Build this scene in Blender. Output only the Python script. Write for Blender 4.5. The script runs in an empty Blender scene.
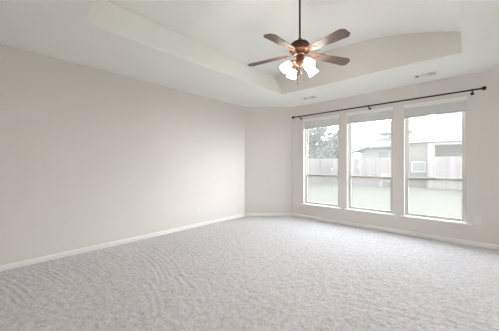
import bpy, bmesh, math, random
import numpy as np
from mathutils import Vector, Matrix, Euler, noise
R = math.radians
PI = math.pi
random.seed(4)
scene = bpy.context.scene
C = scene.collection

# ------------------------------------------------------------------ camera
cam_d = bpy.data.cameras.new('camera')
cam_d.sensor_width = 36.0
cam_d.lens = 36.0 * 243.0 / 499.0
cam_d.shift_y = -0.001
cam_d.clip_start = 0.02
cam_d.clip_end = 300
cam = bpy.data.objects.new('camera', cam_d)
cam.location = (0, 0, 1.28)
cam.rotation_euler = (R(90), 0, R(42.3))
C.objects.link(cam)
scene.camera = cam

# ------------------------------------------------------------------ world: bright overcast sky
SKY = 10.0
w = bpy.data.worlds.new('overcast_sky')
scene.world = w
w.use_nodes = True
nt = w.node_tree
nt.nodes.clear()
wo = nt.nodes.new('ShaderNodeOutputWorld')
bg = nt.nodes.new('ShaderNodeBackground')
tc = nt.nodes.new('ShaderNodeTexCoord')
sx = nt.nodes.new('ShaderNodeSeparateXYZ')
cr = nt.nodes.new('ShaderNodeValToRGB')
cr.color_ramp.elements[0].position = 0.0
cr.color_ramp.elements[0].color = (0.93, 0.96, 1.0, 1)
cr.color_ramp.elements[1].position = 0.6
cr.color_ramp.elements[1].color = (0.23, 0.255, 0.28, 1)
nt.links.new(tc.outputs['Generated'], sx.inputs[0])
nt.links.new(sx.outputs['Z'], cr.inputs[0])
nt.links.new(cr.outputs[0], bg.inputs[0])
bg.inputs[1].default_value = SKY
nt.links.new(bg.outputs[0], wo.inputs[0])

def area_light(name, loc, rot, sx_, sy_, power, col):
    d = bpy.data.lights.new(name, 'AREA')
    d.shape = 'RECTANGLE'; d.size = sx_; d.size_y = sy_
    d.energy = power; d.color = col
    o = bpy.data.objects.new(name, d)
    o.location = loc; o.rotation_euler = rot
    C.objects.link(o)
    return o
# added fill lamp behind the camera, standing in for daylight from the house
FILL = 0.8
area_light('rear_fill_light', (0.3, -0.5, 1.55), (R(-90), 0, R(180)), 1.6, 1.5, FILL, (1.0, 0.98, 0.96))

vs = scene.view_settings
scene.display_settings.display_device = 'sRGB'
vs.view_transform = 'Standard'
vs.look = 'None'
vs.gamma = 1.0
vs.use_curve_mapping = False
vs.exposure = 1.27
scene.cycles.max_bounces = 16
scene.cycles.diffuse_bounces = 12
scene.cycles.glossy_bounces = 4
scene.cycles.transparent_max_bounces = 12
scene.cycles.sample_clamp_indirect = 6
scene.cycles.use_denoising = True

# ------------------------------------------------------------------ materials
def mat(name, col, rough=0.8, metal=0.0, noise_amt=0.0, nscale=8.0, bump=0.0, bscale=60.0, emit=None, estr=0.0, spec=0.5):
    m = bpy.data.materials.new(name)
    m.use_nodes = True
    t = m.node_tree
    b = t.nodes['Principled BSDF']
    b.inputs['Base Color'].default_value = (*col, 1)
    b.inputs['Roughness'].default_value = rough
    b.inputs['Metallic'].default_value = metal
    b.inputs['Specular IOR Level'].default_value = spec
    if emit:
        b.inputs['Emission Color'].default_value = (*emit, 1)
        b.inputs['Emission Strength'].default_value = estr
    if noise_amt or bump:
        c = t.nodes.new('ShaderNodeTexCoord')
    if noise_amt:
        n = t.nodes.new('ShaderNodeTexNoise')
        n.inputs['Scale'].default_value = nscale
        n.inputs['Detail'].default_value = 4
        t.links.new(c.outputs['Object'], n.inputs['Vector'])
        r = t.nodes.new('ShaderNodeValToRGB')
        r.color_ramp.elements[0].position = 0.3
        r.color_ramp.elements[1].position = 0.7
        r.color_ramp.elements[0].color = (*[max(0, x * (1 - noise_amt)) for x in col], 1)
        r.color_ramp.elements[1].color = (*[min(1, x * (1 + noise_amt)) for x in col], 1)
        t.links.new(n.outputs['Fac'], r.inputs[0])
        t.links.new(r.outputs[0], b.inputs['Base Color'])
    if bump:
        n2 = t.nodes.new('ShaderNodeTexNoise')
        n2.inputs['Scale'].default_value = bscale
        n2.inputs['Detail'].default_value = 3
        t.links.new(c.outputs['Object'], n2.inputs['Vector'])
        bp = t.nodes.new('ShaderNodeBump')
        bp.inputs['Strength'].default_value = bump
        bp.inputs['Distance'].default_value = 0.01
        t.links.new(n2.outputs['Fac'], bp.inputs['Height'])
        t.links.new(bp.outputs[0], b.inputs['Normal'])
    return m

M = {}
M['wall'] = mat('greige_wall_paint', (0.75, 0.72, 0.69), 0.9, bump=0.06, bscale=120, noise_amt=0.01, nscale=2)
M['ceiling'] = mat('white_ceiling_paint', (0.87, 0.885, 0.86), 0.95, bump=0.05, bscale=150)
M['trim'] = mat('semi_gloss_white_trim', (0.88, 0.88, 0.87), 0.45)
M['vinyl'] = mat('almond_vinyl', (0.56, 0.55, 0.50), 0.4)
M['shade_cloth'] = mat('pale_shade_cloth', (0.74, 0.74, 0.74), 0.9, bump=0.1, bscale=200)
M['iron'] = mat('black_bronze_rod', (0.022, 0.018, 0.016), 0.6, 0.2)
M['bronze'] = mat('rubbed_bronze', (0.16, 0.075, 0.045), 0.35, 0.7, noise_amt=0.25, nscale=30)
M['dark_bronze'] = mat('dark_bronze', (0.05, 0.035, 0.028), 0.4, 0.6)
M['plastic'] = mat('white_plastic', (0.80, 0.80, 0.80), 0.4)
M['slot'] = mat('dark_slot', (0.03, 0.03, 0.03), 0.8)
M['vent_paint'] = mat('white_vent_enamel', (0.75, 0.75, 0.74), 0.5)
M['frosted'] = mat('lit_frosted_glass', (0.95, 0.93, 0.9), 0.5, emit=(1.0, 0.95, 0.88), estr=17.0)
M['bulb'] = mat('lit_bulb', (1, 1, 1), 0.5, emit=(1.0, 0.86, 0.68), estr=30.0)

def wood_mat(name, c1, c2, rough):
    m = bpy.data.materials.new(name); m.use_nodes = True
    t = m.node_tree; b = t.nodes['Principled BSDF']
    c = t.nodes.new('ShaderNodeTexCoord')
    mp = t.nodes.new('ShaderNodeMapping'); mp.inputs['Scale'].default_value = (3, 34, 34)
    n = t.nodes.new('ShaderNodeTexNoise'); n.inputs['Scale'].default_value = 2.0; n.inputs['Detail'].default_value = 6
    r = t.nodes.new('ShaderNodeValToRGB')
    r.color_ramp.elements[0].position = 0.35; r.color_ramp.elements[0].color = (*c1, 1)
    r.color_ramp.elements[1].position = 0.65; r.color_ramp.elements[1].color = (*c2, 1)
    t.links.new(c.outputs['Object'], mp.inputs[0]); t.links.new(mp.outputs[0], n.inputs['Vector'])
    t.links.new(n.outputs['Fac'], r.inputs[0]); t.links.new(r.outputs[0], b.inputs['Base Color'])
    b.inputs['Roughness'].default_value = rough
    b.inputs['Specular IOR Level'].default_value = 0.3
    return m
M['blade_wood'] = wood_mat('walnut_blade', (0.075, 0.050, 0.040), (0.135, 0.095, 0.078), 0.5)

def carpet_mat():
    m = bpy.data.materials.new('cream_cut_pile_carpet'); m.use_nodes = True
    t = m.node_tree; b = t.nodes['Principled BSDF']
    c = t.nodes.new('ShaderNodeTexCoord')
    n = t.nodes.new('ShaderNodeTexNoise'); n.inputs['Scale'].default_value = 55; n.inputs['Detail'].default_value = 5; n.inputs['Roughness'].default_value = 0.7
    n2 = t.nodes.new('ShaderNodeTexNoise'); n2.inputs['Scale'].default_value = 22; n2.inputs['Detail'].default_value = 4
    mx = t.nodes.new('ShaderNodeMath'); mx.operation = 'MULTIPLY_ADD'; mx.inputs[1].default_value = 0.7
    ml = t.nodes.new('ShaderNodeMath'); ml.operation = 'MULTIPLY'; ml.inputs[1].default_value = 0.3
    r = t.nodes.new('ShaderNodeValToRGB')
    r.color_ramp.elements[0].position = 0.36; r.color_ramp.elements[0].color = (0.49, 0.462, 0.462, 1)
    r.color_ramp.elements[1].position = 0.62; r.color_ramp.elements[1].color = (0.81, 0.80, 0.82, 1)
    for q in (n, n2): t.links.new(c.outputs['Object'], q.inputs['Vector'])
    t.links.new(n.outputs['Fac'], mx.inputs[0]); t.links.new(n2.outputs['Fac'], ml.inputs[0])
    t.links.new(ml.outputs[0], mx.inputs[2]); t.links.new(mx.outputs[0], r.inputs[0])
    t.links.new(r.outputs[0], b.inputs['Base Color'])
    b.inputs['Roughness'].default_value = 0.95
    b.inputs['Specular IOR Level'].default_value = 0.2
    b.inputs['Sheen Weight'].default_value = 0.35
    b.inputs['Sheen Roughness'].default_value = 0.5
    v = t.nodes.new('ShaderNodeTexVoronoi'); v.inputs['Scale'].default_value = 130
    t.links.new(c.outputs['Object'], v.inputs['Vector'])
    bp = t.nodes.new('ShaderNodeBump'); bp.inputs['Strength'].default_value = 0.5; bp.inputs['Distance'].default_value = 0.006
    t.links.new(v.outputs['Distance'], bp.inputs['Height'])
    bp2 = t.nodes.new('ShaderNodeBump'); bp2.inputs['Strength'].default_value = 0.6; bp2.inputs['Distance'].default_value = 0.012
    t.links.new(n.outputs['Fac'], bp2.inputs['Height']); t.links.new(bp.outputs[0], bp2.inputs['Normal'])
    t.links.new(bp2.outputs[0], b.inputs['Normal'])
    return m
M['carpet'] = carpet_mat()

def glass_mat():
    # clear pane with translucent haze mixed in to imitate veiling glare; most light passes
    m = bpy.data.materials.new('window_glass_with_glare_haze'); m.use_nodes = True
    t = m.node_tree; t.nodes.clear()
    o = t.nodes.new('ShaderNodeOutputMaterial')
    tr = t.nodes.new('ShaderNodeBsdfTransparent')
    tl = t.nodes.new('ShaderNodeBsdfTranslucent'); tl.inputs[0].default_value = (0.95, 0.93, 0.88, 1)
    gl = t.nodes.new('ShaderNodeBsdfGlossy'); gl.inputs['Roughness'].default_value = 0.02
    m1 = t.nodes.new('ShaderNodeMixShader'); m1.inputs[0].default_value = 0.04
    m2 = t.nodes.new('ShaderNodeMixShader'); m2.inputs[0].default_value = 0.001
    t.links.new(tr.outputs[0], m1.inputs[1]); t.links.new(tl.outputs[0], m1.inputs[2])
    t.links.new(m1.outputs[0], m2.inputs[1]); t.links.new(gl.outputs[0], m2.inputs[2])
    t.links.new(m2.outputs[0], o.inputs[0])
    return m
M['glass'] = glass_mat()

M['grass'] = mat('pale_green_lawn', (0.047, 0.043, 0.028), 0.95, noise_amt=0.12, nscale=1.5, bump=0.4, bscale=40)
M['fence_wood'] = mat('weathered_pale_fence', (0.086, 0.077, 0.073), 0.9, noise_amt=0.3, nscale=5)
_t = M['fence_wood'].node_tree
_mp = _t.nodes.new('ShaderNodeMapping'); _mp.inputs['Scale'].default_value = (1.4, 0.0, 0.04)
_n = [x for x in _t.nodes if x.type == 'TEX_NOISE'][0]; _c = [x for x in _t.nodes if x.type == 'TEX_COORD'][0]
_t.links.new(_c.outputs['Object'], _mp.inputs[0]); _t.links.new(_mp.outputs[0], _n.inputs['Vector'])
M['stucco'] = mat('tan_house_wall', (0.060, 0.053, 0.043), 0.9, noise_amt=0.05, nscale=10)
M['siding'] = mat('pale_grey_siding', (0.125, 0.119, 0.116), 0.9)
M['porch'] = mat('grey_porch_wall', (0.125, 0.118, 0.100), 0.9)
M['house_trim'] = mat('cream_house_trim', (0.137, 0.131, 0.116), 0.7)
M['roof'] = mat('sun_bleached_shingles', (0.059, 0.060, 0.062), 0.9, noise_amt=0.04, nscale=6)
M['house_glass'] = mat('house_window_pane', (0.085, 0.085, 0.088), 0.7, spec=0.15)
M['bark'] = mat('tree_bark', (0.031, 0.025, 0.019), 0.9)
M['leaf'] = mat('tree_leaves', (0.045, 0.054, 0.043), 0.8, noise_amt=0.2, nscale=1.0)
M['soil'] = mat('concrete_slab', (0.312, 0.306, 0.294), 0.9)

# ------------------------------------------------------------------ mesh helpers
def bx(bm, x0, x1, y0, y1, z0, z1):
    vs_ = [bm.verts.new(p) for p in ((x0,y0,z0),(x1,y0,z0),(x1,y1,z0),(x0,y1,z0),(x0,y0,z1),(x1,y0,z1),(x1,y1,z1),(x0,y1,z1))]
    for f in ((3,2,1,0),(4,5,6,7),(0,1,5,4),(1,2,6,5),(2,3,7,6),(3,0,4,7)):
        bm.faces.new([vs_[i] for i in f])
    return vs_

def prism(bm, pts, z0, z1):
    a = [bm.verts.new((p[0], p[1], z0)) for p in pts]
    b = [bm.verts.new((p[0], p[1], z1)) for p in pts]
    n = len(pts)
    bm.faces.new(a[::-1]); bm.faces.new(b)
    for i in range(n):
        bm.faces.new((a[i], a[(i+1) % n], b[(i+1) % n], b[i]))

def lathe(bm, prof, seg=32, mtx=None):
    # prof: (radius, z) pairs; radius 0 closes the end
    rings = []
    for r_, z_ in prof:
        if r_ <= 1e-6:
            rings.append([bm.verts.new((0, 0, z_))])
        else:
            rings.append([bm.verts.new((r_*math.cos(2*PI*k/seg), r_*math.sin(2*PI*k/seg), z_)) for k in range(seg)])
    for a, b in zip(rings, rings[1:]):
        for k in range(seg):
            k2 = (k+1) % seg
            if len(a) == 1 and len(b) == 1: continue
            if len(a) == 1: bm.faces.new((a[0], b[k], b[k2]))
            elif len(b) == 1: bm.faces.new((a[k], b[0], a[k2]))
            else: bm.faces.new((a[k], b[k], b[k2], a[k2]))
    if mtx is not None:
        vv = [v for r_ in rings for v in r_]
        bmesh.ops.transform(bm, matrix=mtx, verts=vv)

def tube(bm, pts, rad, seg=10):
    pts = [Vector(p) for p in pts]
    rads = rad if isinstance(rad, (list, tuple)) else [rad]*len(pts)
    rings = []
    up = Vector((0, 0, 1))
    for i, p in enumerate(pts):
        d = (pts[min(i+1, len(pts)-1)] - pts[max(i-1, 0)]).normalized()
        a = d.cross(up)
        if a.length < 1e-3: a = d.cross(Vector((1, 0, 0)))
        a.normalize(); b = d.cross(a).normalized()
        rings.append([bm.verts.new(p + (a*math.cos(2*PI*k/seg) + b*math.sin(2*PI*k/seg))*rads[i]) for k in range(seg)])
    for a, b in zip(rings, rings[1:]):
        for k in range(seg):
            bm.faces.new((a[k], a[(k+1) % seg], b[(k+1) % seg], b[k]))
    bm.faces.new(rings[0][::-1]); bm.faces.new(rings[-1])

def obj(name, bm, m, parent=None, smooth=False, bevel=0.0, seg=2, loc=None, rot=None):
    bmesh.ops.recalc_face_normals(bm, faces=bm.faces[:])
    me = bpy.data.meshes.new(name)
    bm.to_mesh(me); bm.free()
    me.materials.append(m)
    if smooth:
        for p in me.polygons: p.use_smooth = True
        try: me.set_sharp_from_angle(angle=R(40))
        except Exception: pass
    o = bpy.data.objects.new(name, me)
    C.objects.link(o)
    if bevel:
        md = o.modifiers.new('bevel', 'BEVEL'); md.width = bevel; md.segments = seg; md.limit_method = 'ANGLE'
    if parent: o.parent = parent
    if loc: o.location = loc
    if rot: o.rotation_euler = rot
    return o

def struct(o, label=None):
    o['kind'] = 'structure'
    if label: o['label'] = label
    return o

def tag(o, label, cat, group=None, kind=None):
    o['label'] = label; o['category'] = cat
    if group: o['group'] = group
    if kind: o['kind'] = kind
    return o

def thing(name, label, cat, loc=(0, 0, 0), rotz=0.0, group=None):
    o = bpy.data.objects.new(name, None)
    o.empty_display_size = 0.1
    o.location = loc; o.rotation_euler = (0, 0, rotz)
    C.objects.link(o)
    return tag(o, label, cat, group)

# ------------------------------------------------------------------ room shell
XL, XR, YB, YF = -4.19, 1.20, -0.60, 5.25      # left wall, right wall, wall behind the camera, window wall
YA, XB = 4.42, -3.30                            # ends of the angled corner wall
ZC = 2.736
T = 0.17
# carpet floor: real grid with pile relief and vacuum strokes
def carpet():
    st = 0.0155
    nx = int((XR - XL + 0.1)/st); ny = int((YF - YB + 0.1)/st)
    xs = np.linspace(XL-0.05, XR+0.05, nx); ys = np.linspace(YB-0.05, YF+0.05, ny)
    X, Y = np.meshgrid(xs, ys, indexing='ij')
    rng = np.random.default_rng(3)
    Z = rng.normal(0, 1, X.shape)
    def blur(a, k):
        for _ in range(k):
            a = (a + np.roll(a, 1, 0) + np.roll(a, -1, 0) + np.roll(a, 1, 1) + np.roll(a, -1, 1))/5
        return a
    f1 = blur(Z, 1); f1 /= f1.std()
    f2 = blur(rng.normal(0, 1, X.shape), 9); f2 /= f2.std()
    H = 0.0019*f1 + 0.0006*f2
    # vacuum strokes: families of nearly parallel curved ridges left in the pile
    strokes = STROKES
    for (x0, y0, x1, y1, bow, n, gap, amp) in strokes:
        L_ = math.hypot(x1-x0, y1-y0); ux, uy = (x1-x0)/L_, (y1-y0)/L_
        S = ((X-x0)*ux + (Y-y0)*uy)/L_
        V = -(X-x0)*uy + (Y-y0)*ux - bow*4*S*(1-S)
        m = np.clip(np.minimum(S, 1-S)/0.12, 0, 1)
        for k in range(n):
            d = (V - (k-(n-1)/2)*gap*(1-0.25*S))/0.015
            H += 0.42*amp*m*(np.exp(-d*d) - 0.9*np.exp(-(d-1.9)**2))
    H = H - 0.004
    edge = np.minimum(np.minimum(X-XL, XR-X), np.minimum(Y-YB, YF-Y))
    H = np.clip(H, -0.02, 0.010)
    co = np.stack([X, Y, H], -1).reshape(-1, 3)
    i = np.arange(nx-1)[:, None]*ny + np.arange(ny-1)[None, :]
    q = np.stack([i, i+ny, i+ny+1, i+1], -1).reshape(-1, 4)
    me = bpy.data.meshes.new('floor')
    me.vertices.add(len(co)); me.vertices.foreach_set('co', co.ravel())
    me.loops.add(q.size); me.loops.foreach_set('vertex_index', q.ravel())
    me.polygons.add(len(q)); me.polygons.foreach_set('loop_start', np.arange(0, q.size, 4)); me.polygons.foreach_set('loop_total', np.full(len(q), 4))
    me.polygons.foreach_set('use_smooth', np.ones(len(q), bool))
    me.update(calc_edges=True)
    me.materials.append(M['carpet'])
    o = bpy.data.objects.new('floor', me); C.objects.link(o)
    return struct(o)
# start x, y, end x, y, bow, count, gap, height
STROKES = [
    (-4.12, -0.02, -3.00, 0.26, 0.05, 4, 0.07, 0.008),
    (-4.12, 0.36, -3.02, 0.60, 0.05, 4, 0.055, 0.010),
    (-4.02, 0.75, -3.00, 0.89, 0.05, 4, 0.055, 0.010),
    (-4.12, 1.13, -2.98, 1.29, 0.04, 3, 0.070, 0.009),
    (-3.75, 1.52, -2.42, 1.30, 0.09, 3, 0.075, 0.010),
    (-3.85, 1.72, -2.35, 1.45, 0.10, 3, 0.080, 0.010),
    (-4.05, 2.10, -2.55, 1.95, 0.08, 4, 0.080, 0.007),
    (-3.90, 2.55, -2.60, 2.50, 0.08, 3, 0.080, 0.006),
    (-2.75, 1.15, -1.95, 0.95, 0.06, 3, 0.080, 0.007),
    (-2.70, 1.55, -1.70, 1.25, 0.08, 2, 0.090, 0.006),
    (-1.10, 2.2, 0.3, 2.6, 0.05, 3, 0.10, 0.005),
    (-0.90, 1.7, 0.4, 2.0, 0.05, 3, 0.10, 0.005),
]
carpet()
bm = bmesh.new(); bx(bm, XL-T, XR+T, YB-T, YF+T, -0.2, -0.03)
struct(obj('floor_slab', bm, M['soil']))

bm = bmesh.new(); bx(bm, XL-T, XL, YB-T, YA+0.07, -0.03, 2.80); struct(obj('wall_left', bm, M['wall']))
bm = bmesh.new()
prism(bm, [(XL, YA), (XL-T, YA), (XL-T, YA+0.07), (XB-0.07, YF+T), (XB, YF+T), (XB, YF)], -0.03, 2.80)
struct(obj('wall_corner', bm, M['wall']))
bm = bmesh.new(); bx(bm, XR, XR+T, YB-T, YF+T, -0.03, 2.80); struct(obj('wall_right', bm, M['wall']))
bm = bmesh.new(); bx(bm, XL, XR, YB-T, YB, -0.03, 2.80); struct(obj('wall_rear', bm, M['wall']))
WIN = [(-3.00, -2.135), (-1.955, -1.098), (-0.907, -0.052)]
WZ0, WZ1 = 0.345, 2.325
bm = bmesh.new()
bx(bm, XB, XR, YF, YF+T, -0.03, WZ0)
bx(bm, XB, XR, YF, YF+T, WZ1, 2.80)
e = [XB] + [x for p in WIN for x in p] + [XR]
for k in range(0, len(e), 2): bx(bm, e[k], e[k+1], YF, YF+T, WZ0, WZ1)
bmesh.ops.remove_doubles(bm, verts=bm.verts[:], dist=1e-5)
struct(obj('wall_window', bm, M['wall']))

# ceiling with arched (barrel) tray
TX0, TX1, TY0, TY1 = -2.90, -0.088, 0.69, 4.20
def vz(x): return 3.350 - 0.107*(x+1.85)**2
bm = bmesh.new()
o0, o1, p0, p1 = XL-T, XR+T, YB-T, YF+T
vo = [bm.verts.new((x, y, ZC)) for x, y in ((o0, p0), (o1, p0), (o1, p1), (o0, p1))]
vi = [bm.verts.new((x, y, ZC)) for x, y in ((TX0, TY0), (TX1, TY0), (TX1, TY1), (TX0, TY1))]
for k in range(4): bm.faces.new((vo[k], vo[(k+1) % 4], vi[(k+1) % 4], vi[k]))
AX0, AX1 = -3.11, 0.10
N = 40
xs = [AX0 + (AX1-AX0)*k/N for k in range(N+1)]
near = [bm.verts.new((x, TY0, vz(x))) for x in xs]
far = [bm.verts.new((x, TY1, vz(x))) for x in xs]
for k in range(N): bm.faces.new((near[k], near[k+1], far[k+1], far[k]))
sides = [bm.faces.new((vi[0], near[0], far[0], vi[3])), bm.faces.new((vi[1], vi[2], far[-1], near[-1])),
         bm.faces.new([vi[0], vi[1]] + near[::-1]), bm.faces.new([vi[3], vi[2]] + far[::-1])]
for f in sides[2:]: f.material_index = 1   # the arched end walls of the tray carry the wall paint
bm.edges.ensure_lookup_table()
lip = [ed for ed in bm.edges if ed.verts[0] in vi and ed.verts[1] in vi]
bmesh.ops.bevel(bm, geom=lip, offset=0.018, segments=4, profile=0.5, affect='EDGES', material=0)
for f in bm.faces: f.smooth = False
ceil = struct(obj('ceiling', bm, M['ceiling'], smooth=True))
ceil.data.materials.append(M['wall'])

# baseboards
BH, BT = 0.070, 0.014
def baseboard(name, a, b, inward):
    a = Vector(a); b = Vector(b); n = Vector(inward).normalized()
    bm = bmesh.new()
    prof = [(0, 0), (BT, 0), (BT, BH-0.018), (BT*0.55, BH-0.006), (BT*0.3, BH), (0, BH)]
    ra = [bm.verts.new((a.x+n.x*d, a.y+n.y*d, z)) for d, z in prof]
    rb = [bm.verts.new((b.x+n.x*d, b.y+n.y*d, z)) for d, z in prof]
    for k in range(len(prof)): bm.faces.new((ra[k], ra[(k+1) % 6], rb[(k+1) % 6], rb[k]))
    bm.faces.new(ra); bm.faces.new(rb[::-1])
    return struct(obj(name, bm, M['trim']))
baseboard('baseboard_left', (XL, YB), (XL, YA), (1, 0))
baseboard('baseboard_corner', (XL, YA), (XB, YF), (0.68, -0.73))
baseboard('baseboard_window', (XB, YF), (XR, YF), (0, -1))
baseboard('baseboard_right', (XR, YB), (XR, YF), (-1, 0))

# ------------------------------------------------------------------ windows
FY0, FY1 = YF+0.075, YF+0.145
RAIL = 1.03
for i, (x0, x1) in enumerate(WIN):
    r = bpy.data.objects.new('window_%d' % (i+1), None); C.objects.link(r)
    r.location = ((x0+x1)/2, YF+0.08, WZ0); struct(r)
    ox, oy, oz = r.location
    def L(bm): bmesh.ops.translate(bm, verts=bm.verts[:], vec=(-ox, -oy, -oz)); return bm
    fw = 0.028
    bm = bmesh.new()
    bx(bm, x0, x0+fw, FY0, FY1, WZ0, WZ1); bx(bm, x1-fw, x1, FY0, FY1, WZ0, WZ1)
    bx(bm, x0+fw, x1-fw, FY0, FY1, WZ0, WZ0+0.022); bx(bm, x0+fw, x1-fw, FY0, FY1, WZ1-fw, WZ1)
    obj('window_frame', L(bm), M['vinyl'], r, bevel=0.003)
    # upper (outer) sash and lower (inner) sash, each with its pane
    for nm, za, zb, ya, yb in (('upper_sash', RAIL-0.018, WZ1-fw, FY0+0.038, FY0+0.062), ('lower_sash', WZ0+0.022, RAIL+0.022, FY0+0.008, FY0+0.034)):
        sw = 0.025
        bm = bmesh.new()
        a, b = x0+fw, x1-fw
        bx(bm, a, a+sw, ya, yb, za, zb); bx(bm, b-sw, b, ya, yb, za, zb)
        bx(bm, a+sw, b-sw, ya, yb, za, za+(0.032 if nm == 'upper_sash' else 0.020)); bx(bm, a+sw, b-sw, ya, yb, zb-(0.038 if nm == 'lower_sash' else 0.025), zb)
        s = obj(nm, L(bm), M['vinyl'], r, bevel=0.002)
        bm = bmesh.new(); bx(bm, a+sw-0.004, b-sw+0.004, (ya+yb)/2-0.0015, (ya+yb)/2+0.0015, za+0.015, zb-0.02)
        obj('pane', L(bm), M['glass'], s)
    bm = bmesh.new(); xm = (x0+x1)/2
    bx(bm, xm-0.03, xm+0.03, FY0-0.002, FY0+0.02, RAIL+0.022, RAIL+0.032)
    obj('sash_lock', L(bm), M['vinyl'], r, bevel=0.002)
    bm = bmesh.new(); bx(bm, x0-0.055, x1+0.055, YF-0.042, YF, WZ0-0.024, WZ0)
    bx(bm, x0+0.001, x1-0.001, YF, FY0, WZ0-0.006, WZ0+0.002)
    obj('window_sill', L(bm), M['trim'], r, bevel=0.004)
    bm = bmesh.new(); bx(bm, x0-0.035, x1+0.035, YF-0.014, YF, WZ0-0.09, WZ0-0.024)
    obj('apron', L(bm), M['wall'], r, bevel=0.003)
    bm = bmesh.new(); bx(bm, x0-0.012, x1+0.012, YF-0.012, YF, WZ1, WZ1+0.065)
    obj('head_casing', L(bm), M['trim'], r, bevel=0.003)

# raised pleated shades at the head of every window
names = ['leftmost window', 'middle window', 'rightmost window']
def make_shade():
    t = thing('window_shade', 'pale grey pleated shade drawn up at the top of the '+names[0], 'window shade', (0, 0, 0), 0, 'raised shades in the window heads')
    wd = 0.845
    bm = bmesh.new(); bx(bm, -wd/2, wd/2, -0.026, 0.026, 0.135, 0.17); obj('headrail', bm, M['shade_cloth'], t, bevel=0.004)
    bm = bmesh.new()
    n = 12; pts = []
    for k in range(n+1): pts.append((0.022 if k % 2 else 0.012, 0.02 + 0.115*k/n))
    prof = [(-d, z) for d, z in pts] + [(d, z) for d, z in pts[::-1]]
    ra = [bm.verts.new((-wd/2+0.004, d, z)) for d, z in prof]; rb = [bm.verts.new((wd/2-0.004, d, z)) for d, z in prof]
    m_ = len(prof)
    for k in range(m_): bm.faces.new((ra[k], ra[(k+1) % m_], rb[(k+1) % m_], rb[k]))
    bm.faces.new(ra); bm.faces.new(rb[::-1])
    obj('pleated_fabric', bm, M['shade_cloth'], t)
    bm = bmesh.new(); bx(bm, -wd/2, wd/2, -0.02, 0.02, 0.0, 0.02); obj('bottom_rail', bm, M['vinyl'], t, bevel=0.004)
    return t
sh = make_shade()
def copy_tree(o, parent=None):
    c = o.copy(); C.objects.link(c)
    if parent: c.parent = parent
    for ch in list(o.children): copy_tree(ch, c)
    return c
for i, (x0, x1) in enumerate(WIN):
    o = sh if i == 0 else copy_tree(sh)
    o.location = ((x0+x1)/2, YF+0.04, WZ1-0.17)
    o['label'] = 'pale grey pleated shade drawn up at the top of the ' + names[i]

# ------------------------------------------------------------------ curtain rod
RY, RZ = 5.155, 2.453
rod = thing('curtain_rod', 'long thin black metal curtain rod above the three windows', 'curtain rod', (-1.5, RY, RZ))
xa, xb = -3.19, 0.10
bm = bmesh.new(); tube(bm, [(xa+1.5, 0, 0), (xb+1.5, 0, 0)], 0.0125, 14); obj('rod', bm, M['iron'], rod, smooth=True)
for s, x in ((-1, xa), (1, xb)):
    bm = bmesh.new()
    prof = [(0.0, 0.0), (0.013, 0.0), (0.018, 0.004), (0.018, 0.012), (0.011, 0.016), (0.011, 0.022), (0.022, 0.030), (0.030, 0.042), (0.032, 0.054), (0.027, 0.068), (0.015, 0.078), (0.0, 0.081)]
    lathe(bm, prof, 20, Matrix.Translation((x+1.5, 0, 0)) @ Matrix.Rotation(R(90*s), 4, 'Y'))
    obj('finial', bm, M['iron'], rod, smooth=True)
for x in (-3.06, -1.50, 0.02):
    bm = bmesh.new()
    lathe(bm, [(0, 0), (0.024, 0), (0.024, 0.006), (0, 0.008)], 20, Matrix.Translation((x+1.5, YF-RY, -0.038)) @ Matrix.Rotation(R(90), 4, 'X'))
    tube(bm, [(x+1.5, YF-RY-0.004, -0.038), (x+1.5, 0.02, -0.038), (x+1.5, 0.004, -0.030), (x+1.5, 0, -0.010)], 0.008, 10)
    lathe(bm, [(0.0135, -0.009), (0.0185, -0.009), (0.0185, 0.009), (0.0135, 0.009)], 20, Matrix.Translation((x+1.5, 0, 0)) @ Matrix.Rotation(R(90), 4, 'Y'))
    obj('bracket', bm, M['iron'], rod, smooth=True)

# ------------------------------------------------------------------ ceiling fan
FX, FYY = -1.52, 2.57
FZ = vz(FX)
fan = thing('ceiling_fan', 'five blade ceiling fan with dark rod and four lit glass shades hanging from tray ceiling', 'ceiling fan', (FX, FYY, FZ))
def Z(z): return z - FZ
bm = bmesh.new(); lathe(bm, [(0, 0.0), (0.07, 0.0), (0.072, -0.012), (0.06, -0.032), (0.03, -0.048), (0.016, -0.052), (0, -0.052)], 32)
obj('canopy', bm, M['dark_bronze'], fan, smooth=True)
bm = bmesh.new(); lathe(bm, [(0, -0.045), (0.0115, -0.045), (0.0115, Z(2.76)), (0, Z(2.76))], 16)
obj('downrod', bm, M['dark_bronze'], fan, smooth=True)
bm = bmesh.new(); lathe(bm, [(0, Z(2.80)), (0.022, Z(2.80)), (0.026, Z(2.785)), (0.026, Z(2.765)), (0.055, Z(2.755)), (0.095, Z(2.745)), (0.112, Z(2.728)), (0.115, Z(2.708)), (0, Z(2.706))], 40)
obj('top_cover', bm, M['dark_bronze'], fan, smooth=True)
bm = bmesh.new(); lathe(bm, [(0, Z(2.707)), (0.110, Z(2.707)), (0.122, Z(2.69)), (0.125, Z(2.665)), (0.118, Z(2.645)), (0.095, Z(2.632)), (0.075, Z(2.625)), (0.072, Z(2.60)), (0.05, Z(2.592)), (0, Z(2.592))], 40)
obj('motor_housing', bm, M['bronze'], fan, smooth=True)
bm = bmesh.new(); lathe(bm, [(0, Z(2.595)), (0.040, Z(2.595)), (0.046, Z(2.575)), (0.043, Z(2.53)), (0.052, Z(2.515)), (0.052, Z(2.495)), (0.036, Z(2.480)), (0.018, Z(2.462)), (0.010, Z(2.45)), (0.013, Z(2.44)), (0.0, Z(2.432))], 32)
obj('switch_housing', bm, M['bronze'], fan, smooth=True)
PH = 56
DROOP, PITCH = 4.0, -11.0
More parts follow.
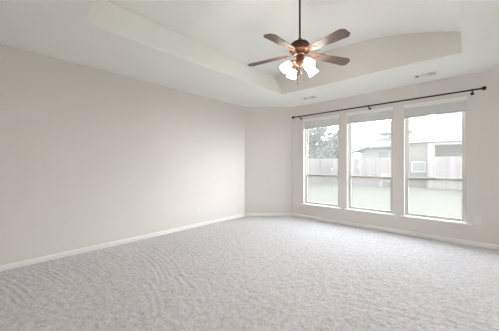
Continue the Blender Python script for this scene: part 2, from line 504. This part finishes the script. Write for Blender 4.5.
for k in range(5):
    ang = R(PH - 72*k)
    mt = Matrix.Translation((0, 0, Z(2.625))) @ Matrix.Rotation(ang, 4, 'Z') @ Matrix.Rotation(R(DROOP), 4, 'Y')
    mp = mt @ Matrix.Rotation(R(PITCH), 4, 'X')
    bm = bmesh.new()
    # forked iron: arm from the motor that widens into a three-lobed plate under the blade
    outl = [(0.075, 0.016), (0.12, 0.012), (0.15, 0.016), (0.175, 0.036), (0.20, 0.040), (0.215, 0.026), (0.235, 0.014), (0.25, 0.010), (0.255, 0.0)]
    pts = outl + [(x, -y) for x, y in outl[:-1][::-1]]
    a = [bm.verts.new((x, y, -0.010)) for x, y in pts]; b = [bm.verts.new((x, y, -0.004)) for x, y in pts]
    bm.faces.new(a[::-1]); bm.faces.new(b)
    for j in range(len(pts)): bm.faces.new((a[j], a[(j+1) % len(pts)], b[(j+1) % len(pts)], b[j]))
    ir = obj('blade_iron', bm, M['bronze'], fan, bevel=0.0015)
    ir.matrix_local = mp
    bm = bmesh.new()
    outl = [(0.155, 0.0), (0.157, 0.030), (0.168, 0.046), (0.19, 0.052), (0.40, 0.062), (0.60, 0.074), (0.628, 0.074), (0.668, 0.040), (0.668, 0.0)]
    pts = outl + [(x, -y) for x, y in outl[1:-1][::-1]]
    a = [bm.verts.new((x, y, -0.004)) for x, y in pts]; b = [bm.verts.new((x, y, 0.003)) for x, y in pts]
    bm.faces.new(a[::-1]); bm.faces.new(b)
    for j in range(len(pts)): bm.faces.new((a[j], a[(j+1) % len(pts)], b[(j+1) % len(pts)], b[j]))
    bl = obj('blade', bm, M['blade_wood'], fan, bevel=0.0015)
    bl.matrix_local = mp
for k in range(4):
    ang = R(63 + 90*k)
    mz = Matrix.Translation((0, 0, Z(2.505))) @ Matrix.Rotation(ang, 4, 'Z')
    bm = bmesh.new()
    tube(bm, [(0.045, 0, 0), (0.075, 0, 0.012), (0.105, 0, 0.012), (0.125, 0, -0.004)], 0.0085, 10)
    lathe(bm, [(0, 0.012), (0.018, 0.010), (0.024, -0.004), (0.026, -0.022), (0, -0.024)], 20, Matrix.Translation((0.128, 0, -0.006)) @ Matrix.Rotation(R(-38), 4, 'Y'))
    arm = obj('light_arm', bm, M['bronze'], fan, smooth=True)
    arm.matrix_local = mz
    ms = mz @ Matrix.Translation((0.140, 0, -0.022)) @ Matrix.Rotation(R(-38), 4, 'Y') @ Matrix.Scale(0.92, 4)
    bm = bmesh.new()
    # bell shade, open at the mouth
    outer = [(0.022, 0.008), (0.026, 0.0), (0.040, -0.014), (0.050, -0.036), (0.053, -0.060), (0.056, -0.084), (0.064, -0.104), (0.068, -0.110)]
    inner = [(0.065, -0.109), (0.052, -0.084), (0.049, -0.060), (0.046, -0.036), (0.036, -0.016), (0.022, -0.003)]
    lathe(bm, outer + inner, 28)
    s = obj('lamp_shade', bm, M['frosted'], fan, smooth=True); s.matrix_local = ms
    s['label'] = 'white frosted bell shade, lit'
    bm = bmesh.new(); lathe(bm, [(0, -0.002), (0.012, -0.002), (0.013, -0.022), (0.024, -0.045), (0.028, -0.062), (0.020, -0.082), (0, -0.092)], 18)
    b_ = obj('bulb', bm, M['bulb'], s, smooth=True)
bm = bmesh.new()
for cx, zz in ((-0.030, 2.27), (0.022, 2.36)):
    tube(bm, [(cx, 0.0, Z(2.48)), (cx, 0.0, Z(zz))], 0.0016, 6)
    lathe(bm, [(0, 0.012), (0.005, 0.008), (0.007, -0.004), (0.004, -0.014), (0, -0.016)], 12, Matrix.Translation((cx, 0, Z(zz))))
obj('pull_chain', bm, M['dark_bronze'], fan, smooth=True)

# ------------------------------------------------------------------ outlets and ceiling registers
def outlet(label, loc, rotz, group='wall outlets'):
    t = thing('wall_outlet', label, 'outlet', loc, rotz, group)
    bm = bmesh.new(); bx(bm, -0.037, 0.037, -0.006, 0.0, -0.059, 0.059); obj('cover_plate', bm, M['plastic'], t, bevel=0.003)
    for z in (-0.022, 0.022):
        bm = bmesh.new(); bx(bm, -0.016, 0.016, -0.009, -0.006, z-0.014, z+0.014); s = obj('socket', bm, M['plastic'], t, bevel=0.002)
        bm = bmesh.new()
        for x in (-0.007, 0.007): bx(bm, x-0.0015, x+0.0015, -0.0096, -0.0088, z-0.003, z+0.008)
        obj('slot', bm, M['slot'], s)
    return t
outlet('white wall outlet low on the long left wall', (XL, 3.02, 0.34), R(90))
outlet('white wall outlet beside the sill of the rightmost window', (0.088, YF, 0.40), 0)

def register(label, loc, dirty):
    t = thing('ceiling_vent', label, 'air vent', loc, 0, 'ceiling air vents by the window wall')
    wd, dp = 0.30, 0.16
    bm = bmesh.new()
    bx(bm, -wd/2, wd/2, -dp/2, -dp/2+0.022, -0.008, 0); bx(bm, -wd/2, wd/2, dp/2-0.022, dp/2, -0.008, 0)
    bx(bm, -wd/2, -wd/2+0.022, -dp/2+0.022, dp/2-0.022, -0.008, 0); bx(bm, wd/2-0.022, wd/2, -dp/2+0.022, dp/2-0.022, -0.008, 0)
    obj('vent_frame', bm, M['vent_paint'], t, bevel=0.002)
    bm = bmesh.new(); bx(bm, -wd/2+0.02, wd/2-0.02, -dp/2+0.02, dp/2-0.02, -0.0016, -0.0004); obj('duct_backing', bm, M['slot'], t)
    for j in range(6):
        y = -dp/2+0.034 + j*(dp-0.068)/5
        for tilt, xa_, xb_ in ((18, -wd/2+0.022, -0.082), (2, -0.074, 0.036), (32, 0.044, wd/2-0.022)):
            bm = bmesh.new()
            v = bx(bm, xa_, xb_, -0.008, 0.008, -0.0008, 0.0008)
            bmesh.ops.rotate(bm, verts=v, cent=(0, 0, 0), matrix=Matrix.Rotation(R(tilt), 3, 'X'))
            bmesh.ops.translate(bm, verts=v, vec=(0, y, -0.0055))
            obj('slat', bm, M['vent_paint'], t)
    for x in (-0.078, 0.040):
        bm = bmesh.new(); bx(bm, x-0.004, x+0.004, -dp/2+0.022, dp/2-0.022, -0.009, -0.002); obj('divider', bm, M['vent_paint'], t)
    return t
register('white ceiling vent between tray edge and rightmost window', (-0.545, 4.81, ZC), True)
register('white ceiling vent above the leftmost window, near the angled corner', (-2.57, 4.76, ZC), False)

# ------------------------------------------------------------------ outdoors
GZ = -0.22
bm = bmesh.new()
bx(bm, -40, 30, YF+T, 60, GZ-0.2, GZ)
bx(bm, -40, XL-T, -20, YF+T, GZ-0.2, GZ)
o = struct(obj('ground', bm, M['grass']))

FYD, FTOP = 19.0, 1.80
def fence_section(label, p, q, post_end=True):
    p = Vector((*p, 0)); q = Vector((*q, 0)); d = (q-p); ln = d.length; ang = math.atan2(d.y, d.x)
    t = thing('wooden_fence', label, 'fence', (p.x, p.y, GZ), ang, 'board fence around the back yard')
    n = max(1, int(ln/0.145)); pw = ln/n
    bm = bmesh.new()
    for k in range(n):
        h = FTOP-GZ + random.uniform(-0.015, 0.015)
        yy = random.uniform(-0.004, 0.004)
        bx(bm, k*pw+0.004, (k+1)*pw-0.004, -0.01+yy, 0.01+yy, 0.03, h)
    obj('pickets', bm, M['fence_wood'], t)
    for z in (0.35, 1.05, 1.72):
        bm = bmesh.new(); bx(bm, 0, ln, 0.014, 0.052, z-0.045, z+0.045); obj('rail', bm, M['fence_wood'], t)
    m_ = int(ln/2.4)+1
    for k in range(m_+1):
        x = min(ln-0.05, k*ln/m_+0.05)
        bm = bmesh.new(); bx(bm, x-0.045, x+0.045, 0.053, 0.143, 0, FTOP-GZ-0.06); obj('post', bm, M['fence_wood'], t)
    return t
fence_section('tall board fence across the back of the yard, behind the left and middle windows', (-9.3, FYD), (-3.65, FYD))
fence_section('tall board fence right of the tan house wall, behind the rightmost window', (-2.05, FYD), (4.0, FYD))
fence_section('board fence on the left side of the yard, running away from the windows', (-9.3, 7.0), (-9.3, FYD-0.1))

def house_window(parent, x0, x1, z0, z1, y, blinds=True):
    bm = bmesh.new(); f = 0.07
    bx(bm, x0, x1, y-0.05, y, z0, z0+f); bx(bm, x0, x1, y-0.05, y, z1-f, z1)
    bx(bm, x0, x0+f, y-0.05, y, z0+f, z1-f); bx(bm, x1-f, x1, y-0.05, y, z0+f, z1-f)
    fr = obj('window', bm, M['house_trim'], parent)
    bm = bmesh.new(); bx(bm, x0+f, x1-f, y-0.02, y-0.005, z0+f, z1-f); obj('window_pane', bm, M['house_glass'], fr)

# single-storey neighbour with the covered porch, seen through the rightmost window
h = thing('neighbor_house', 'single storey house with bleached roof and tan wall behind the rightmost window', 'house', (0, 19.6, GZ))
def hb(name, m, x0, x1, y0, y1, z0, z1, par=None, bevel=0):
    bm = bmesh.new(); bx(bm, x0, x1, y0, y1, z0, z1); return obj(name, bm, m, par or h, bevel=bevel)
hb('wall', M['stucco'], -3.20, -2.00, 0.0, 4.0, 0, 2.95)
hb('back_wall', M['porch'], -2.00, 6.0, 3.2, 4.0, 0, 2.95)
hb('column', M['house_trim'], -2.06, -1.72, -0.06, 0.30, 0, 2.92)
hb('column', M['house_trim'], 1.9, 2.2, -0.06, 0.30, 0, 2.92)
hb('porch_beam', M['house_trim'], -1.72, 6.0, 0.0, 0.25, 2.78, 2.98)
hb('fascia', M['house_trim'], -3.55, 6.3, -0.42, -0.36, 2.97, 3.15)
hb('soffit', M['house_trim'], -3.55, 6.3, -0.36, 4.2, 2.98, 3.02)
house_window(h, -2.98, -2.16, 1.02, 1.74, 0.0)
house_window(h, -1.2, 0.6, 1.0, 2.3, 3.2)
house_window(h, 1.4, 3.2, 1.0, 2.3, 3.2)
for z in (2.10, 2.32, 2.52):
    hb('siding_course', M['siding'], -1.98, 6.0, 3.16, 3.2, z, z+0.06)
bm = bmesh.new()
prf = [(-0.45, 3.05), (-0.45, 3.15), (4.8, 6.9), (9.6, 3.15), (9.6, 3.05), (4.8, 6.75)]
xl, xr = -3.6, 6.4
for xx, dxr in ((xl, 1),):
    a = [bm.verts.new((xl + (3.4 if z > 6 else 0), y, z)) for y, z in prf]; b = [bm.verts.new((xr, y, z)) for y, z in prf]
    for k in range(6): bm.faces.new((a[k], a[(k+1) % 6], b[(k+1) % 6], b[k]))
    bm.faces.new(a); bm.faces.new(b[::-1])
obj('roof', bm, M['roof'], h)
# small roof vent
bm = bmesh.new()
v = bx(bm, -1.95, -1.45, 1.25, 1.6, 4.32, 4.50)
obj('roof_vent', bm, M['porch'], h)

# two-storey house further off, through the middle window
h2 = thing('neighbor_house', 'pale two storey house with low porch roof behind the middle window', 'house', (0, 31.0, GZ))
def h2b(name, m, *a): 
    bm = bmesh.new(); bx(bm, *a); return obj(name, bm, m, h2)
h2b('wall', M['siding'], -8.3, -2.0, 2.0, 9.0, 0, 5.5)
h2b('ground_floor_wall', M['siding'], -9.9, -2.0, 0.0, 2.0, 0, 3.6)
bm = bmesh.new()
a = [bm.verts.new(p) for p in ((-8.8, 1.5, 5.5), (-1.5, 1.5, 5.5), (-1.5, 9.5, 5.5), (-8.8, 9.5, 5.5), (-5.6, 5.5, 8.0), (-4.6, 5.5, 8.0))]
for f in ((0, 1, 5, 4), (1, 2, 5), (2, 3, 4, 5), (3, 0, 4), (3, 2, 1, 0)): bm.faces.new([a[k] for k in f])
obj('roof', bm, M['roof'], h2)
bm = bmesh.new()
a = [bm.verts.new(p) for p in ((-10.5, -0.6, 3.0), (-1.5, -0.6, 3.6), (-1.5, 2.0, 4.6), (-8.6, 2.0, 4.6), (-10.5, 2.0, 3.0), (-8.6, -0.6, 3.6))]
for f in ((0, 5, 3, 4), (5, 1, 2, 3)): bm.faces.new([a[k] for k in f])
g = bmesh.ops.extrude_face_region(bm, geom=bm.faces[:])
bmesh.ops.translate(bm, verts=[v for v in g['geom'] if isinstance(v, bmesh.types.BMVert)], vec=(0, 0, 0.14))
obj('porch_roof', bm, M['roof'], h2)
h2b('fascia', M['porch'], -8.85, -1.5, 1.42, 1.5, 5.32, 5.56)
h2b('porch_fascia', M['porch'], -8.6, -1.5, -0.68, -0.6, 3.5, 3.72)
for x in (-8.0, -6.5, -5.0): house_window(h2, x, x+1.1, 1.9, 3.1, 0.0)
for x in (-7.4, -5.2): house_window(h2, x, x+1.1, 4.2, 5.1, 2.0)
bm = bmesh.new(); bx(bm, -8.0, -7.4, 4.6, 5.2, 5.6, 7.2)
obj('chimney', bm, M['siding'], h2)

# utility pole
p_ = thing('utility_pole', 'thin grey utility pole with crossarm beyond the fence', 'utility pole', (-9.95, 29.3, GZ))
bm = bmesh.new(); tube(bm, [(0, 0, 0), (0, 0, 4.8)], [0.11, 0.08], 10); obj('pole', bm, M['porch'], p_, smooth=True)
bm = bmesh.new(); bx(bm, -0.5, 0.5, -0.05, 0.05, 4.55, 4.68); obj('crossarm', bm, M['porch'], p_)

# white bench by the fence
b_ = thing('garden_bench', 'white slatted garden bench standing against the back fence', 'bench', (-3.95, 18.45, GZ))
bm = bmesh.new()
for y in (-0.2, -0.07, 0.06): bx(bm, -0.65, 0.65, y, y+0.1, 0.40, 0.435)
obj('seat', bm, M['house_trim'], b_)
bm = bmesh.new()
for z in (0.55, 0.68, 0.81): bx(bm, -0.65, 0.65, 0.18, 0.205, z, z+0.09)
for x in (-0.6, 0.55): bx(bm, x, x+0.05, 0.205, 0.24, 0.3, 0.92)
obj('backrest', bm, M['house_trim'], b_)
for x in (-0.6, 0.55):
    for y in (-0.18, 0.16):
        bm = bmesh.new(); bx(bm, x, x+0.05, y, y+0.05, 0, 0.40); obj('leg', bm, M['house_trim'], b_)

# trees beyond the fence
def tree(label, x, y, height, rad, seed, n=2600):
    rg = random.Random(seed)
    t = thing('leafy_tree', label, 'tree', (x, y, GZ), 0, 'trees beyond the back fence')
    bm = bmesh.new()
    tube(bm, [(0, 0, 0), (0.05, 0.02, height*0.25), (0.0, 0.05, height*0.5), (0.08, 0, height*0.8)], [0.16, 0.13, 0.09, 0.03], 10)
    for k in range(7):
        a_ = rg.uniform(0, 2*PI); z0 = height*rg.uniform(0.25, 0.6)
        tube(bm, [(0, 0, z0), (math.cos(a_)*rad*0.4, math.sin(a_)*rad*0.4, z0+height*0.12), (math.cos(a_)*rad*0.75, math.sin(a_)*rad*0.75, z0+height*0.2)], [0.06, 0.04, 0.015], 6)
    obj('trunk', bm, M['bark'], t, smooth=True)
    bm = bmesh.new()
    lumps = [(rg.uniform(-1, 1)*rad*0.6, rg.uniform(-1, 1)*rad*0.6, height*rg.uniform(0.30, 0.88), rad*rg.uniform(0.35, 0.6)) for _ in range(16)]
    for k in range(n):
        lx, ly, lz, lr = lumps[k % len(lumps)]
        d = Vector((rg.gauss(0, 1), rg.gauss(0, 1), rg.gauss(0, 1))).normalized()*lr*rg.uniform(0.6, 1.0)
        c = Vector((lx, ly, lz))+d
        s_ = rg.uniform(0.10, 0.20)
        a1 = Vector((rg.gauss(0, 1), rg.gauss(0, 1), rg.gauss(0, 1))).normalized(); a2 = a1.cross(Vector((rg.gauss(0, 1), rg.gauss(0, 1), rg.gauss(0, 1)))).normalized()
        v_ = [bm.verts.new(c + a1*s_), bm.verts.new(c + a2*s_*0.5), bm.verts.new(c - a1*s_), bm.verts.new(c - a2*s_*0.5)]
        bm.faces.new(v_)
    me = bpy.data.meshes.new('foliage'); bm.to_mesh(me); bm.free(); me.materials.append(M['leaf'])
    f = bpy.data.objects.new('foliage', me); C.objects.link(f); f.parent = t
tree('dense grey-green tree beyond the fence, left part of the leftmost window', -12.0, 23.4, 5.8, 2.0, 1, 9000)
tree('looser grey-green tree beyond the fence, right part of the leftmost window', -11.3, 27.6, 5.6, 1.7, 2, 5000)
